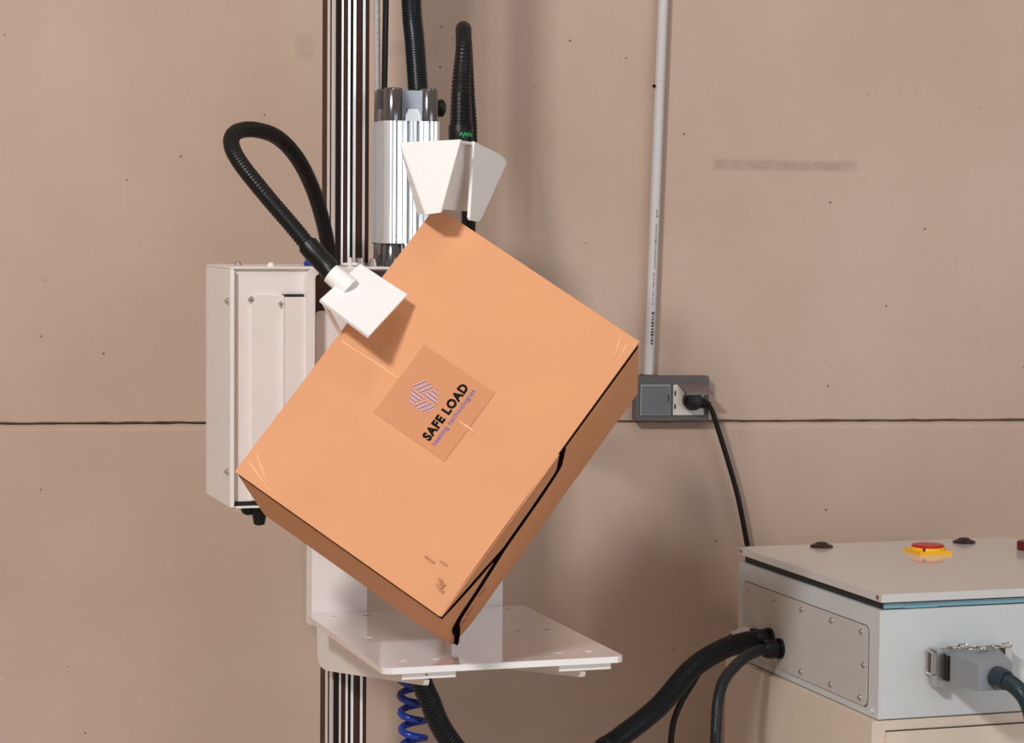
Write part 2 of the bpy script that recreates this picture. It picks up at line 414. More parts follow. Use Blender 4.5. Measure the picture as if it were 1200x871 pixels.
# ------------------------------------------------------------------ drop platform
ZP = .94
dp = thing('drop_platform', 'glossy white steel platform with round holes under the tilted carton', 'platform', (1.082, 3.62, ZP - .13))
def platform_plate():
    x0, x1, y0, y1, r = .8915, 1.2695, 3.371, 3.868, .012
    out = []
    for cx, cy, a0 in ((x1 - r, y1 - r, 0), (x0 + r, y1 - r, 90), (x0 + r, y0 + r, 180), (x1 - r, y0 + r, 270)):
        for k in range(5): a = math.radians(a0 + 90 * k / 4); out.append((cx + r * math.cos(a), cy + r * math.sin(a)))
    loops = [out]
    for hx in (.9348, .9855, 1.1797, 1.2288):
        for hy in (3.4215, 3.6275, 3.836):
            loops.append([(hx + .0075 * math.cos(2 * PI * k / 16), hy + .0085 * math.sin(2 * PI * k / 16)) for k in range(16)])
    bm = B(); es = []
    for lp in loops:
        vs_ = [bm.verts.new((x, y, ZP)) for x, y in lp]
        es += [bm.edges.new((vs_[i], vs_[(i + 1) % len(vs_)])) for i in range(len(vs_))]
    bmesh.ops.triangle_fill(bm, edges=es, use_beauty=True, use_dissolve=False)
    fs = bm.faces[:]
    r_ = bmesh.ops.extrude_face_region(bm, geom=fs)
    bmesh.ops.translate(bm, vec=(0, 0, -.0095), verts=[g for g in r_['geom'] if isinstance(g, bmesh.types.BMVert)])
    return bm
obj('top_plate', platform_plate(), GLOSS, dp)
# white rounded front edge of the plate
bm = B(); bx(bm, .9035, 1.2575, 3.3685, 3.3722, ZP - .0092, ZP - .0005); obj('front_edge', bm, EDGEW, dp, bevel=.0012)
for X, s in ((.960, 1), (1.2045, 1)):
    fl_ = box(X - .038, X + .0445, 3.376, 3.866, ZP - .0195, ZP - .0098); obj('bracket_flange', fl_, WHITE, dp, bevel=.003)
    pts = [(X - .003, 3.372, .9185), (X - .003, 3.377, .9105), (X - .003, 3.40, .9065), (X - .003, 4.00, .818), (X - .003, 4.05, .817), (X - .003, 4.065, .828), (X - .003, 4.075, .90), (X - .003, 4.078, .9185)]
    obj('bracket_web', prism(B(), pts, (.006, 0, 0)), WHITE, dp, bevel=.001)
for x0, x1 in ((.9010, .9955), (1.144, 1.234)):
    obj('post', box(x0, x1, 3.8705, 3.911, .9195, 1.11), WHITE, dp, bevel=.004)
obj('carriage_block', box(.93, 1.20, 3.912, 3.987, 1.0, 1.10), WHITE, dp, bevel=.004)
for hx in (.960,):
    obj('set_screw', cyl(B(), (hx - .0005, 3.3765, .9265), (hx - .0005, 3.3745, .9265), .0012, seg=10), SLOTSHADE_SCREW, dp)

# ------------------------------------------------------------------ column
gc = thing('guide_column', 'tall slotted aluminium column, hall reflections painted brown, behind the carton', 'column', (1.004, 4.07, 0))
CX0, CX1, CY0, CY1, CZ = .982, 1.0265, 3.992, 4.150, 2.7
obj('core', box(CX0, CX1, CY0, CY1, 0, CZ), HALLREFL, gc)
fpx = lambda p: .98 + (p - 400.5) * .00150         # bands across the front face
spy = lambda p: 3.99 + (400.5 - p) * .00646        # bands along the left side
for a, b, mm, t in ((399.6, 400.9, LIP, .0022), (406.6, 409.2, LIP, .0012), (409.4, 412.4, SLOTSHADE_SCREW, .0003), (412.6, 415.6, LIP, .0026), (415.6, 416.6, SLOTSHADE_SCREW, .0004), (422.4, 423.6, SLOTSHADE_SCREW, .0004), (423.6, 426.6, LIP, .0026), (426.6, 427.8, SLOTSHADE_SCREW, .0004)):
    obj('rail_lip' if mm is LIP else 'slot_shade', box(fpx(a), fpx(b), CY0 - t, CY0 + .004, .001, CZ - .001), mm, gc, bevel=.0004 if mm is LIP else 0)  # dark strips are painted slot shade, slightly proud of the core
for a, b, mm, t in ((382.4, 385, LIP, .0012), (385.2, 388.2, SLOTSHADE_SCREW, .0004), (388.2, 391.2, LIP, .0026), (391.4, 398.2, SLOTSHADE_SCREW, .0004)):
    obj('rail_lip' if mm is LIP else 'slot_shade', box(CX0 - t, CX0 + .004, spy(b), spy(a), .001, CZ - .001), mm, gc, bevel=.0006 if mm is LIP else 0)

# ------------------------------------------------------------------ carriage housing (white sheet metal)
hs = thing('carriage_housing', 'white sheet metal housing with screws behind the carton, left of the column', 'housing', (.93, 3.95, 1.122))
ZT, ZB = 1.5165, 1.124
def lpoly(x0, x1, y0, ym, y1, xm, z): return [(x0, y0, z), (x1, y0, z), (x1, ym, z), (xm, ym, z), (xm, y1, z), (x0, y1, z)]
bm = B()
prism(bm, [(.767, 3.868, ZB + .008), (.905, 3.868, ZB + .008), (.905, 3.935, ZB + .008), (1.145, 3.935, ZB + .008), (1.145, 3.984, ZB + .008), (.972, 3.984, ZB + .008), (.972, 4.066, ZB + .008), (.767, 4.066, ZB + .008)], (0, 0, ZT - ZB - .0105))
obj('body', bm, WHITE, hs, bevel=.004, seg=3)
obj('side_panel', box(.7605, .7655, 3.858, 4.068, ZB, ZT - .003), WHITE, hs, bevel=.0012)
obj('panel_edge', box(.7603, .7668, 3.8555, 3.8585, ZB, ZT - .004), EDGEW, hs, bevel=.001)
bm = prism(B(), lpoly(.7615, 1.150, 3.861, 3.986, 4.068, .974, ZT - .0025), (0, 0, .0035)); obj('top_cover', bm, WHITE, hs, bevel=.0008)
obj('bottom_gap_shade', box(.7675, .82, 3.8655, 3.8685, ZB + .001, ZB + .008), GASKET_AND_SHADE, hs)  # black strip painted in for the shadow line under the cover
obj('bottom_lip', box(.7665, .905, 3.860, 3.8685, ZB - .0025, ZB + .0008), EDGEW, hs)
# stepped front covers
def rpan(x0, x1, y0, y1, z0, z1, r, left=True, right=True):
    pts = [(x1, z0), (x1, z1 - (r if right else 0))]
    if right: pts += [(x1 - r + r * math.cos(a), z1 - r + r * math.sin(a)) for a in [PI / 2 * k / 5 for k in range(1, 6)]]
    else: pts += [(x1, z1)]
    if left: pts += [(x0 + r + r * math.cos(a), z1 - r + r * math.sin(a)) for a in [PI / 2 + PI / 2 * k / 5 for k in range(0, 6)]]
    else: pts += [(x0, z1)]
    pts += [(x0, z0)]
    return prism(B(), [(x, y0, z) for x, z in pts[:1] + pts[2 if pts[1] == pts[2] else 1:]], (0, y1 - y0, 0))
obj('front_cover', box(.7975, .850, 3.860, 3.868, ZB + .01, 1.471), WHITE, hs, bevel=.003)
obj('front_cover', box(.8478, .888, 3.852, 3.861, ZB + .01, 1.468), WHITE, hs, bevel=.001)
obj('cover_edge', box(.8462, .8485, 3.8505, 3.8535, ZB + .01, 1.4695), EDGEW, hs)
obj('cover_gap', box(.8478, .888, 3.862, 3.8675, 1.4685, 1.4725), GASKET_AND_SHADE, hs)
# rounded folded rim in front of the opening
def rim():
    o = [(.884, ZB + .01), (.884, 1.497)]
    r = .017
    o += [(.884 + r - r * math.cos(a), 1.497 + r * math.sin(a) * 1.05) for a in [PI / 2 * k / 6 for k in range(1, 7)]]
    o += [(.985, 1.5145), (.985, 1.507), (.909, 1.507)]
    r2 = .010
    o += [(.909 - r2 * math.sin(a), 1.497 + r2 * math.cos(a)) for a in [PI / 2 * k / 6 for k in range(0, 7)]]
    o += [(.899, ZB + .01)]
    return prism(B(), [(x, 3.846, z) for x, z in o], (0, .022, 0))
obj('folded_rim', rim(), WHITE, hs, smooth=True, bevel=.0015)
obj('inner_plate', rpan(.9085, 1.10, 3.880, 3.886, ZB + .01, 1.444, .008), WHITE, hs)
obj('opening_back_shade', box(.9055, 1.14, 3.931, 3.9345, ZB + .01, 1.509), mat('brown_cavity_shade', (.13, .085, .07), .5), hs)  # shade inside the white recess, put into a brown panel
def screw(loc, ax, r, parent, material=STEEL):
    """pan-head screw with washer and a cross recess"""
    ax = Vector(ax).normalized(); loc = Vector(loc)
    o = obj('screw', lathe(B(), loc - ax * .003, ax, [(0, r * 1.35), (.0042, r * 1.35), (.0042, r), (.0052 + r * .3, r * .95), (.0055 + r * .6, r * .55), (.0056 + r * .62, .0002)], 14), material, parent, smooth=True)
    return o
for y, z, x in ((3.872, 1.461, .7605), (3.872, 1.181, .7605), (3.864, 1.464, .7975), (3.856, 1.457, .8465)):
    screw((x - .001, y, z), (-1, 0, 0), .0042, hs)
screw((.832, 3.875, ZT + .002), (0, 0, 1), .0055, hs, EDGEW)
screw((.80, 3.99, ZT + .002), (0, 0, 1), .0045, hs)
# small fittings on the roof of the housing
bm = B(); cyl(bm, (.966, 3.88, ZT + .001), (.966, 3.88, ZT + .016), .0035); cyl(bm, (.952, 3.88, ZT + .005), (.985, 3.88, ZT + .005), .0025); obj('roof_fitting', bm, EDGEW, hs, smooth=True)
bm = B(); lathe(bm, (.985, 3.885, ZT + .001), (0, 0, 1), [(0, .010), (.006, .010), (.006, .0075), (.014, .0075), (.014, .004)]); obj('roof_fitting', bm, STEEL, hs, smooth=True)
bm = B(); lathe(bm, (1.007, 3.885, ZT + .001), (0, 0, 1), [(0, .009), (.007, .009), (.007, .0065), (.013, .0065)]); obj('roof_fitting', bm, STEEL, hs, smooth=True)
# cable glands hanging under the floor of the housing
for x, y, l in ((.815, 3.885, .030), (.80, 3.90, .014)):
    obj('cable_gland', lathe(B(), (x, y, ZB + .009), (0, 0, -1), [(0, .010), (.010, .010), (.012, .0125), (.018 + l * .2, .0125), (.012 + l, .009), (.014 + l, .004)]), RUBBER, hs, smooth=True)
bm = B(); lathe(bm, (.911, 3.93, ZT + .001), (0, 0, 1), [(0, .012), (.006, .012), (.009, .009), (.012, .009)]); obj('air_fitting', bm, BLUE, hs, smooth=True)

# ------------------------------------------------------------------ pneumatic cylinder on the housing
KX, KY, KZ = 1.0705, 3.915, ZT + .0014
pc = thing('pneumatic_cylinder', 'ribbed silver pneumatic cylinder with smoked end caps beside the column', 'cylinder', (KX, KY, KZ))
def barrel():
    H = .0475; side = []
    for t0, t1, d in ((-.037, -.0345, .004), (-.030, -.0265, .012), (-.019, -.0175, .004), (-.011, -.0055, .012), (-.001, .0005, .003), (.0055, .011, .012), (.0175, .019, .004), (.0265, .030, .012), (.0345, .037, .004)):
        side += [(t0, 0), (t0, d), (t1, d), (t1, 0)]
    pts = []
    for q in range(4):
        a = q * PI / 2
        loc = [(t, -H + d) for t, d in side]
        r = .008
        loc += [(H - r + r * math.sin(b), -H + r - r * math.cos(b)) for b in [PI / 2 * k / 5 for k in range(6)]]
        pts += [(x * math.cos(a) - y * math.sin(a), x * math.sin(a) + y * math.cos(a)) for x, y in loc]
    return prism(B(), [(KX + x, KY + y, KZ + .0385) for x, y in pts], (0, 0, .2035))
obj('barrel', barrel(), BARREL, pc, smooth=True)
def endcap(z0, z1, top):
    body_ = B(); bx(body_, KX - .040, KX + .040, KY - .040, KY + .040, z0, z1 - (.004 if top else 0))
    o = obj('end_cap', body_, CAPM, pc, bevel=.004)
    for sx in (-1, 1):
        for sy in (-1, 1):
            obj('tie_rod_boss', lathe(B(), (KX + sx * .0305, KY + sy * .0305, z0), (0, 0, 1), [(0, .0165), (z1 - z0 - .003, .0160), (z1 - z0, .0135), (z1 - z0 + .0005, .007)], 20), CAPM, o, smooth=True)
    for (dx, dy) in ((0, -1), (1, 0), (-1, 0)):
        # wedge between two bosses
        s = .0135
        u = Vector((-dy, dx, 0)); n = Vector((dx, dy, 0)); c = Vector((KX, KY, 0)) + n * .040
        zz = z0 if top else z1
        k = 1 if top else -1
        pts = [c - u * s + Vector((0, 0, zz)), c + u * s + Vector((0, 0, zz)), c + u * s + Vector((0, 0, zz + k * .008)), c + u * s * .6 + Vector((0, 0, zz + k * .020)), c - u * s * .6 + Vector((0, 0, zz + k * .020)), c - u * s + Vector((0, 0, zz + k * .008))]
        obj('wedge', prism(B(), pts, n * .0066), STEEL, o, bevel=.001)
    return o
endcap(KZ + .242, KZ + .297, True)
endcap(KZ, KZ + .0385, False)
obj('cap_gasket', box(KX - .0455, KX + .0455, KY - .0455, KY + .0455, KZ + .0365, KZ + .0388), GASKET_AND_SHADE, pc)
obj('side_knob', lathe(B(), (KX + .0465, KY - .012, KZ + .266), (1, 0, 0), [(0, .011), (.008, .015), (.014, .015), (.018, .010), (.019, .003)]), RUBBER, pc, smooth=True)

# ------------------------------------------------------------------ hoses and cables above
o = obj('corrugated_conduit', ribbed([(1.083, 3.95, 2.35), (1.084, 3.95, 2.15), (1.0884, 3.95, 1.9671), (1.0921, 3.94, 1.8948), (1.0945, 3.925, 1.8125)], .0175, .0046), CONDUIT, smooth=True)
tag(o, 'dark corrugated conduit running down into the top of the silver cylinder', 'hose')
def braid():
    pth = spline([(1.027, 3.955, 2.5), (1.0285, 3.955, 2.2), (1.0295, 3.955, 1.99), (1.0305, 3.9525, 1.812)], .003)
    return sweep(B(), pth, lambda i, n: .0048 + (.0008 if i % 2 else 0), 10)
tag(obj('braided_cable', braid(), GREYBRAID, smooth=True), 'thin grey braided cable hanging close beside the slotted column', 'cable')
o = obj('power_lead', smoothtube([(1.041, 3.935, 2.5), (1.0415, 3.935, 2.2), (1.0405, 3.936, 1.99), (1.0400, 3.942, 1.8135)], .0052, .02), RUBBER, smooth=True)
tag(o, 'straight black cable between the grey braided cable and corrugated conduit', 'cable')

# ------------------------------------------------------------------ upper corner holder with gooseneck
ch = thing('corner_holder', 'white folded steel holder on a black gooseneck, capping the carton top corner', 'holder', (1.0, 3.42, 1.60))
BK = (1.02, 3.62, 1.66)
def lerp(a, b, t): return tuple(x + (y - x) * t for x, y in zip(a, b))
A_ = [(.9254, 3.415, 1.7095), (1.0016, 3.36, 1.7136), (.9735, 3.365, 1.6075), (.9553, 3.3785, 1.6045)]
obj('front_plate', plate(A_, .005, BK), mat('hammered_white_paint', (.86, .85, .84), .14, bump=.5, bscale=110, coat=.5), ch, bevel=.0016)
obj('side_return', plate([(.9260, 3.4215, 1.7085), (.9560, 3.388, 1.6045), (.9565, 3.43, 1.604), (.9400, 3.468, 1.7075)], .004, BK), WHITE2, ch, bevel=.001)
V_ = [(1.003, 3.372, 1.7128), (1.064, 3.494, 1.7143), (1.058, 3.494, 1.6095), (.979, 3.378, 1.6120)]
obj('inner_plate', plate(V_, .004, BK), WHITE2, ch, bevel=.0008)
B_ = [(1.0346, 3.4, 1.7122), (1.0898, 3.4575, 1.6969), (1.107, 3.4753, 1.6886), (1.1092, 3.4779, 1.6822), (1.054, 3.426, 1.5981), (1.0464, 3.4183, 1.5942), (1.0308, 3.4021, 1.5967), (1.0288, 3.3998, 1.6005)]
obj('right_plate', plate(B_, .005, BK), WHITE2, ch, bevel=.0012)
obj('crown_plate', plate([(.9275, 3.42, 1.7085), (1.0010, 3.366, 1.7125), (1.0346, 3.405, 1.7115), (1.066, 3.495, 1.7115), (1.02, 3.54, 1.7105), (.95, 3.49, 1.709)], .004, (1, 3.45, 1.5)), WHITE2, ch)
obj('rear_plate', plate([(.95, 3.487, 1.709), (1.02, 3.536, 1.7105), (1.02, 3.55, 1.66), (.965, 3.50, 1.655)], .004, (1, 3.9, 1.66)), WHITE2, ch)
UP = [(1.0315, 3.46, 1.716), (1.0313, 3.46, 1.7342), (1.0345, 3.47, 1.7983), (1.0427, 3.487, 1.850), (1.0540, 3.525, 1.880), (1.0671, 3.57, 1.8904), (1.0791, 3.61, 1.8857), (1.094, 3.65, 1.8622), (1.1076, 3.68, 1.7969), (1.1184, 3.7, 1.7301), (1.122, 3.72, 1.6486), (1.132, 3.75, 1.5909), (1.142, 3.80, 1.5372), (1.14, 3.86, 1.53)]
def tapered(pts, pitch):
    path = spline(pts, pitch / 4)
    def rad(i, n):
        t = min(1, (i / n) * 5.2)
        return (.0182 + (.0122 - .0182) * t) * (1 - (.09 if i % 4 in (0, 1) else 0))
    return sweep(B(), path, rad, 16)
gn = obj('gooseneck', tapered(UP, .006), RUBBER, ch, smooth=True)
obj('sleeve', smoothtube([(1.0315, 3.46, 1.7135), (1.0313, 3.46, 1.728), (1.0320, 3.463, 1.736)], .0186, .004, 18), RUBBER, gn, smooth=True)
bm = B()
for k in range(9):
    a0 = -1.95 + k * .13
    a1 = a0 + .085
    zz = 1.7215 + .0018 * math.sin(k * 2.3)
    pts = [(1.0314 + .0190 * math.cos(a), 3.46 + .0190 * math.sin(a), z) for a, z in ((a0, zz), (a1, zz + .001), (a1, zz + .0052), (a0, zz + .0045))]
    prism(bm, pts, (Vector((1.0314, 3.46, zz)) - Vector(pts[0])).normalized() * .001)
obj('green_mark', bm, GREEN, gn)

# ------------------------------------------------------------------ side edge gripper with gooseneck loop
av, bv, cv = (MB_.col[i].copy() for i in range(3))
th = math.radians(29)
mv = -bv * math.cos(th) + cv * math.sin(th); pv = cv * math.cos(th) + bv * math.sin(th)
EP = T + bv * .168
OFFP = .04
def gp(a, m_, p_=0): return EP + av * a + mv * m_ + pv * (p_ - OFFP)
eg = thing('edge_gripper', 'white square gripper plate on a looped black gooseneck at the carton left edge', 'gripper', gp(0, -.05, .04))
obj('plate', plate([gp(-.0315, -.0935), gp(-.0300, .0055), gp(.0545, .0075), gp(.0595, -.0985)], .0055, EP + pv * .1), WHITE2, eg, bevel=.0025, seg=3)
# side leg reaching down onto the carton edge
obj('leg', plate([gp(-.0300, -.0925, .0045), gp(-.0235, -.0930, .0045), EP + bv * .0735 + av * .003 - cv * .001, EP + bv * .0735 - av * .004 - cv * .001], .004, gp(.0, .05, .02)), WHITE2, eg, bevel=.0005)
obj('leg', plate([gp(-.0295, .003, .004), gp(.015, .004, .004), EP + bv * .0 + av * .012 - cv * .001, EP - bv * .005 - av * .004 + cv * .004], .004, gp(0, -.1)), WHITE2, eg, bevel=.0005)
LH = [(.8237, 3.4, 1.5097), (.8145, 3.41, 1.5281), (.7978, 3.42, 1.5477), (.773, 3.44, 1.5821), (.737, 3.48, 1.633), (.7101, 3.53, 1.6798), (.7052, 3.57, 1.7085), (.7209, 3.61, 1.7267), (.7589, 3.66, 1.7329), (.8081, 3.72, 1.7237), (.851, 3.77, 1.6934), (.8879, 3.82, 1.6467), (.916, 3.86, 1.5887), (.9335, 3.89, 1.5349), (.936, 3.9, ZT + .0012)]
gn = obj('gooseneck', ribbed(LH, .0125, .006, .09, 14), RUBBER, eg, smooth=True)
obj('sleeve', smoothtube([(.8205, 3.4025, 1.516), (.8145, 3.41, 1.5281), (.7978, 3.42, 1.5477), (.790, 3.427, 1.5585)], .0155, .004, 18), RUBBER, gn, smooth=True)
obj('collar', cyl(B(), gp(-.014, -.042, .004), (.8195, 3.4035, 1.5180), .0165, .0155, 24), WHITE2, eg, smooth=True)

# ------------------------------------------------------------------ hoses below the platform
def helix():
    pts = []; n = 7 * 28
    for i in range(n + 1):
        a = 2 * PI * i / 28; z = .905 - .0275 * i / 28
        pts.append(Vector((1.0125 + (.905 - z) * .045 + .0185 * math.cos(a), 3.66 + .0185 * math.sin(a), z)))
    return sweep(B(), pts, lambda i, n: .0058, 12)
tag(obj('spiral_air_hose', helix(), BLUE, smooth=True), 'bright blue coiled air hose hanging below the platform', 'hose')
o = obj('corrugated_conduit', ribbed([(1.0125, 3.60, .9195), (1.0155, 3.60, .8723), (1.0300, 3.60, .8375), (1.0443, 3.60, .8025), (1.0685, 3.60, .7654), (1.105, 3.60, .723), (1.17, 3.60, .64), (1.23, 3.62, .50), (1.25, 3.65, .28), (1.25, 3.66, .02)], .0172, .0050, .1, 18), CONDUIT, smooth=True)
tag(o, 'dark corrugated conduit hanging below the platform beside the blue coiled hose', 'hose')
o = obj('corrugated_conduit', ribbed([(1.30, 3.74, .02), (1.30, 3.74, .35), (1.315, 3.74, .62), (1.365, 3.75, .7001), (1.4021, 3.76, .7205), (1.4835, 3.78, .7675), (1.5616, 3.82, .8224), (1.634, 3.86, .8463), (1.690, 3.886, .8528), (1.7095, 3.892, .8529)], .0185, .0050, .1, 18), CONDUIT, smooth=True)
tag(o, 'thick dark corrugated conduit rising from the floor to the control box side', 'hose')

# ------------------------------------------------------------------ wall conduit, socket, plug
pt, pb = wl(-.0182, .018, 2.0233), wl(-.0379, .018, 1.2995)
dirp = (pt - pb).normalized()
wc = thing('wall_conduit', 'pale grey rigid conduit pipe on the concrete wall above the socket', 'pipe', pb)
obj('pipe', cyl(B(), pb, pb + dirp * 2.6, .0098, seg=24), PVC, wc, smooth=True)
jp = pb + dirp * .567
obj('coupling', cyl(B(), jp, jp + dirp * .004, .0106, seg=24), PVC, wc, smooth=True)
obj('clip', cyl(B(), jp - WR * .009 - dirp * .010, jp - WR * .0125 - dirp * .010 + WN * .004, .0035, seg=12), RUBBER, wc)
# the print runs up the pipe: small dark strokes of uneven length
def print_strokes(z0, z1, hw, gapmin, gapmax, lmin, lmax, side):
    bm = B(); s = z0
    while s < z1:
        l = random.uniform(lmin, lmax)
        a = math.radians(side)
        ct = pb + dirp * s
        n = WN * math.cos(a) + WR * math.sin(a); u = dirp.cross(n).normalized()
        w0 = random.uniform(.5, 1) * hw
        c0 = ct + n * .0099
        prism(bm, [c0 - u * w0, c0 + u * w0, c0 + u * w0 + dirp * l, c0 - u * w0 + dirp * l], n * .0002 - n * .0006)
        s += l + random.uniform(gapmin, gapmax)
    return obj('pipe_print', bm, PRINT, wc)
print_strokes(.058, .118, .0032, .0012, .0025, .003, .006, 12)
print_strokes(.135, .20, .0012, .001, .004, .002, .004, 4)
print_strokes(.205, .292, .0016, .0008, .002, .001, .003, 10)
print_strokes(.305, .32, .0017, .001, .002, .001, .003, 12)

so = thing('double_socket', 'grey double wall socket with one brown flap lifted over a plug', 'socket', wl(.006, 0, 1.208), rot=WROT)
so_o = wl(.006, 0, 1.208)
def sk(s0, s1, d0, d1, z0, z1): return box(s0 - .006, s1 - .006, -d1, -d0, z0 - 1.208, z1 - 1.208)
obj('frame', sk(-.0665, .0785, .0005, .034, 1.211, 1.2965), SOCKF, so, local=True, bevel=.006, seg=3)
obj('conduit_entry', sk(-.052, -.022, .002, .030, 1.2955, 1.2993), SOCKF, so, local=True, bevel=.001)
t1 = obj('socket_insert', sk(-.057, .0015, .030, .0375, 1.2215, 1.2805), mat('pale_grey_rim', (.36, .36, .365), .4), so, local=True, bevel=.003)
obj('hinged_lid', sk(-.0548, -.0007, .036, .0405, 1.2237, 1.2783), SOCKG, t1, local=True, bevel=.003)
obj('lid_notch', sk(-.0035, -.0012, .040, .0415, 1.2475, 1.2615), GASKET_AND_SHADE, t1, local=True)
t2 = obj('socket_insert', sk(.0075, .068, .030, .0375, 1.2215, 1.2805), SOCKW, so, local=True, bevel=.003)
for z in (1.238, 1.264): obj('hinge_slot', sk(.0095, .0125, .037, .0385, z - .0045, z + .0045), GASKET_AND_SHADE, t2, local=True)
def flapmesh():
    P = [(.0165, .038, 1.2795), (.066, .038, 1.2795), (.076, .068, 1.2675), (.0265, .068, 1.2645)]
    return prism(B(), [Vector((s - .006, -d, z - 1.208)) for s, d, z in P], (0, 0, .0035))
obj('lifted_flap', flapmesh(), SOCKB, t2, local=True, bevel=.001)
obj('flap_lip', prism(B(), [Vector((s - .006, -d, z - 1.208)) for s, d, z in [(.0265, .0665, 1.2625), (.077, .0665, 1.2635), (.0815, .0665, 1.2685), (.0265, .0665, 1.2675)]], (0, -.004, 0)), SOCKB, t2, local=True)

pl = thing('mains_cable', 'black angled plug and cable in the open socket, running behind the control box', 'power cord', wl(.045, .03, 1.235))
bm = B(); lathe(bm, wl(.043, .039, 1.2505), WN, [(0, .0185), (.010, .0195), (.022, .0185), (.030, .014), (.032, .006)], 24)
obj('plug', bm, RUBBER, pl, smooth=True)
obj('strain_relief', lathe(B(), wl(.048, .056, 1.2500), wl(.073, .053, 1.243) - wl(.048, .056, 1.250), [(0, .0125), (.016, .0105), (.026, .007), (.030, .0055)], 16), RUBBER, pl, smooth=True)
obj('cable', smoothtube([wl(.072, .053, 1.2435), wl(.082, .05, 1.230), wl(.0985, .045, 1.185), wl(.119, .04, 1.125), wl(.138, .035, 1.065), wl(.155, .032, .99), wl(.1665, .03, .925), wl(.175, .03, .80), wl(.18, .03, .4)], .0052, .012), RUBBER, pl, smooth=True)

# ------------------------------------------------------------------ base cabinet and control box
BX0, BX1, BY0, BY1 = 1.745, 2.308, 3.470, 4.044
bc = thing('base_cabinet', 'beige steel cabinet standing under the grey control box', 'cabinet', (2.03, 3.76, 0))
obj('carcass', box(1.7325, 2.345, 3.466, 4.07, 0, .7935), BEIGE, bc, bevel=.003)
obj('door', box(1.7565, 2.34, 3.4605, 3.4655, .05, .776), BEIGE, bc, bevel=.002)
obj('door_gap', box(1.7562, 2.34, 3.4640, 3.4662, .7762, .7778), GASKET_AND_SHADE, bc)

cbx = thing('control_box', 'light grey steel control box with lid, red switch and screwed side plate', 'control box', (2.03, 3.76, .7955))
obj('housing', box(BX0, BX1, BY0, BY1, .7955, .9735), BOXGREY, cbx, bevel=.003, seg=3)
obj('gasket', box(BX0 + .008, BX1 - .01, BY0 + .007, BY1 - .01, .973, .9885), GASKET_AND_SHADE, cbx)
obj('seal_strip', box(BX0 + .009, BX1 - .01, BY0 + .004, BY0 + .008, .9755, .9835), GREENBLUE, cbx)
obj('seal_tab', box(BX0 + .045, BX0 + .105, BY0 + .0015, BY0 + .006, .975, .9795), GREENBLUE, cbx, bevel=.001)
lid = obj('lid', box(BX0 + .001, BX1, BY0 - .003, BY1 + .002,   .9865, 1.0), LIDM, cbx, bevel=.003, seg=3)
for y in (BY0 + .010, BY1 - .008):
    obj('corner_plug', cyl(B(), (BX0 + .0015, y, .9935), (BX0 - .0012, y, .9935), .0035, seg=12), mat('brown_plug', (.22, .11, .09), .5), lid)
# gland plate on the left side
def gland_plate():
    y0, y1, z0, z1, r = 3.508, 4.018, .8085, .941, .012
    pts = []
    for cy, cz, a0 in ((y1 - r, z1 - r, 0), (y0 + r, z1 - r, 90), (y0 + r, z0 + r, 180), (y1 - r, z0 + r, 270)):
        pts += [(cy + r * math.cos(math.radians(a0 + 90 * k / 4)), cz + r * math.sin(math.radians(a0 + 90 * k / 4))) for k in range(5)]
    return pts
gpts = gland_plate()
cyy, czz = (3.508 + 4.018) / 2, (.8085 + .941) / 2
gpl = obj('gland_plate', prism(B(), [(BX0 + .0005, y, z) for y, z in gpts], (-.003, 0, 0)), PLATEM, cbx, bevel=.0008)
obj('plate_seal', prism(B(), [(BX0 + .0008, cyy + (y - cyy) * 1.008, czz + (z - czz) * 1.022) for y, z in gpts], (-.0013, 0, 0)), mat('dark_grey_seal', (.09, .085, .08), .6), cbx)
for y in (3.532, 3.644, 3.763, 3.882, 3.996):
    for z in (.820, .929):
        screw((BX0 - .0015, y, z), (-1, 0, 0), .0038, gpl)
screw((BX0 - .0015, 3.521, .876), (-1, 0, 0), .0038, gpl); screw((BX0 - .0015, 4.006, .876), (-1, 0, 0), .0038, gpl)
screw((BX0 + .001, 3.490, .806), (-1, 0, 0), .0045, cbx, BOXGREY)
# conduit glands
for y, z, r, nm in ((3.894, .8530, .0185, 'conduit_gland'), (3.847, .8462, .0150, 'conduit_gland')):
    obj(nm, lathe(B(), (BX0 - .002, y, z), (-1, 0, 0), [(0, r * 1.22), (.007, r * 1.22), (.007, r * .95), (.011, r * .95), (.011, r * 1.12), (.026, r * 1.12), (.031, r * 1.0), (.034, r * .9)], 20), RUBBER, cbx, smooth=True)
# rotary main switch
SX, SY = 2.049, 3.888
rs = obj('rotary_switch_base', box(SX - .032, SX + .032, SY - .032, SY + .032, 1.0, 1.0065), YELLOW, cbx, bevel=.002, label='yellow square switch base')
obj('switch_collar', lathe(B(), (SX, SY, 1.006), (0, 0, 1), [(0, .0315), (.0035, .0310), (.0050, .0300), (.0055, .029)], 36), YELLOW, rs, smooth=True)
obj('switch_knob', lathe(B(), (SX, SY, 1.0112), (0, 0, 1), [(0, .0285), (.0025, .0295), (.0045, .0280), (.005, .022)], 36), RED, rs, smooth=True, label='round red knob')
obj('padlock_hole', cyl(B(), (SX - .0195, SY - .0235, 1.0095), (SX - .0220, SY - .0265, 1.0095), .0026, seg=14), MAROON, rs)
for x, y in ((1.893, 4.006), (2.180, 3.994)):
    k_ = obj('indicator_bezel', lathe(B(), (x, y, 1.0), (0, 0, 1), [(0, .0210), (.002, .0215), (.004, .0200), (.006, .013), (.0075, .0115)], 28), mat('black_red_bezel', (.022, .004, .005), .25), cbx, smooth=True)
    obj('indicator_cap', lathe(B(), (x, y, 1.0072), (0, 0, 1), [(0, .0105), (.0015, .0095), (.0025, .005)], 20), GASKET_AND_SHADE, k_, smooth=True)
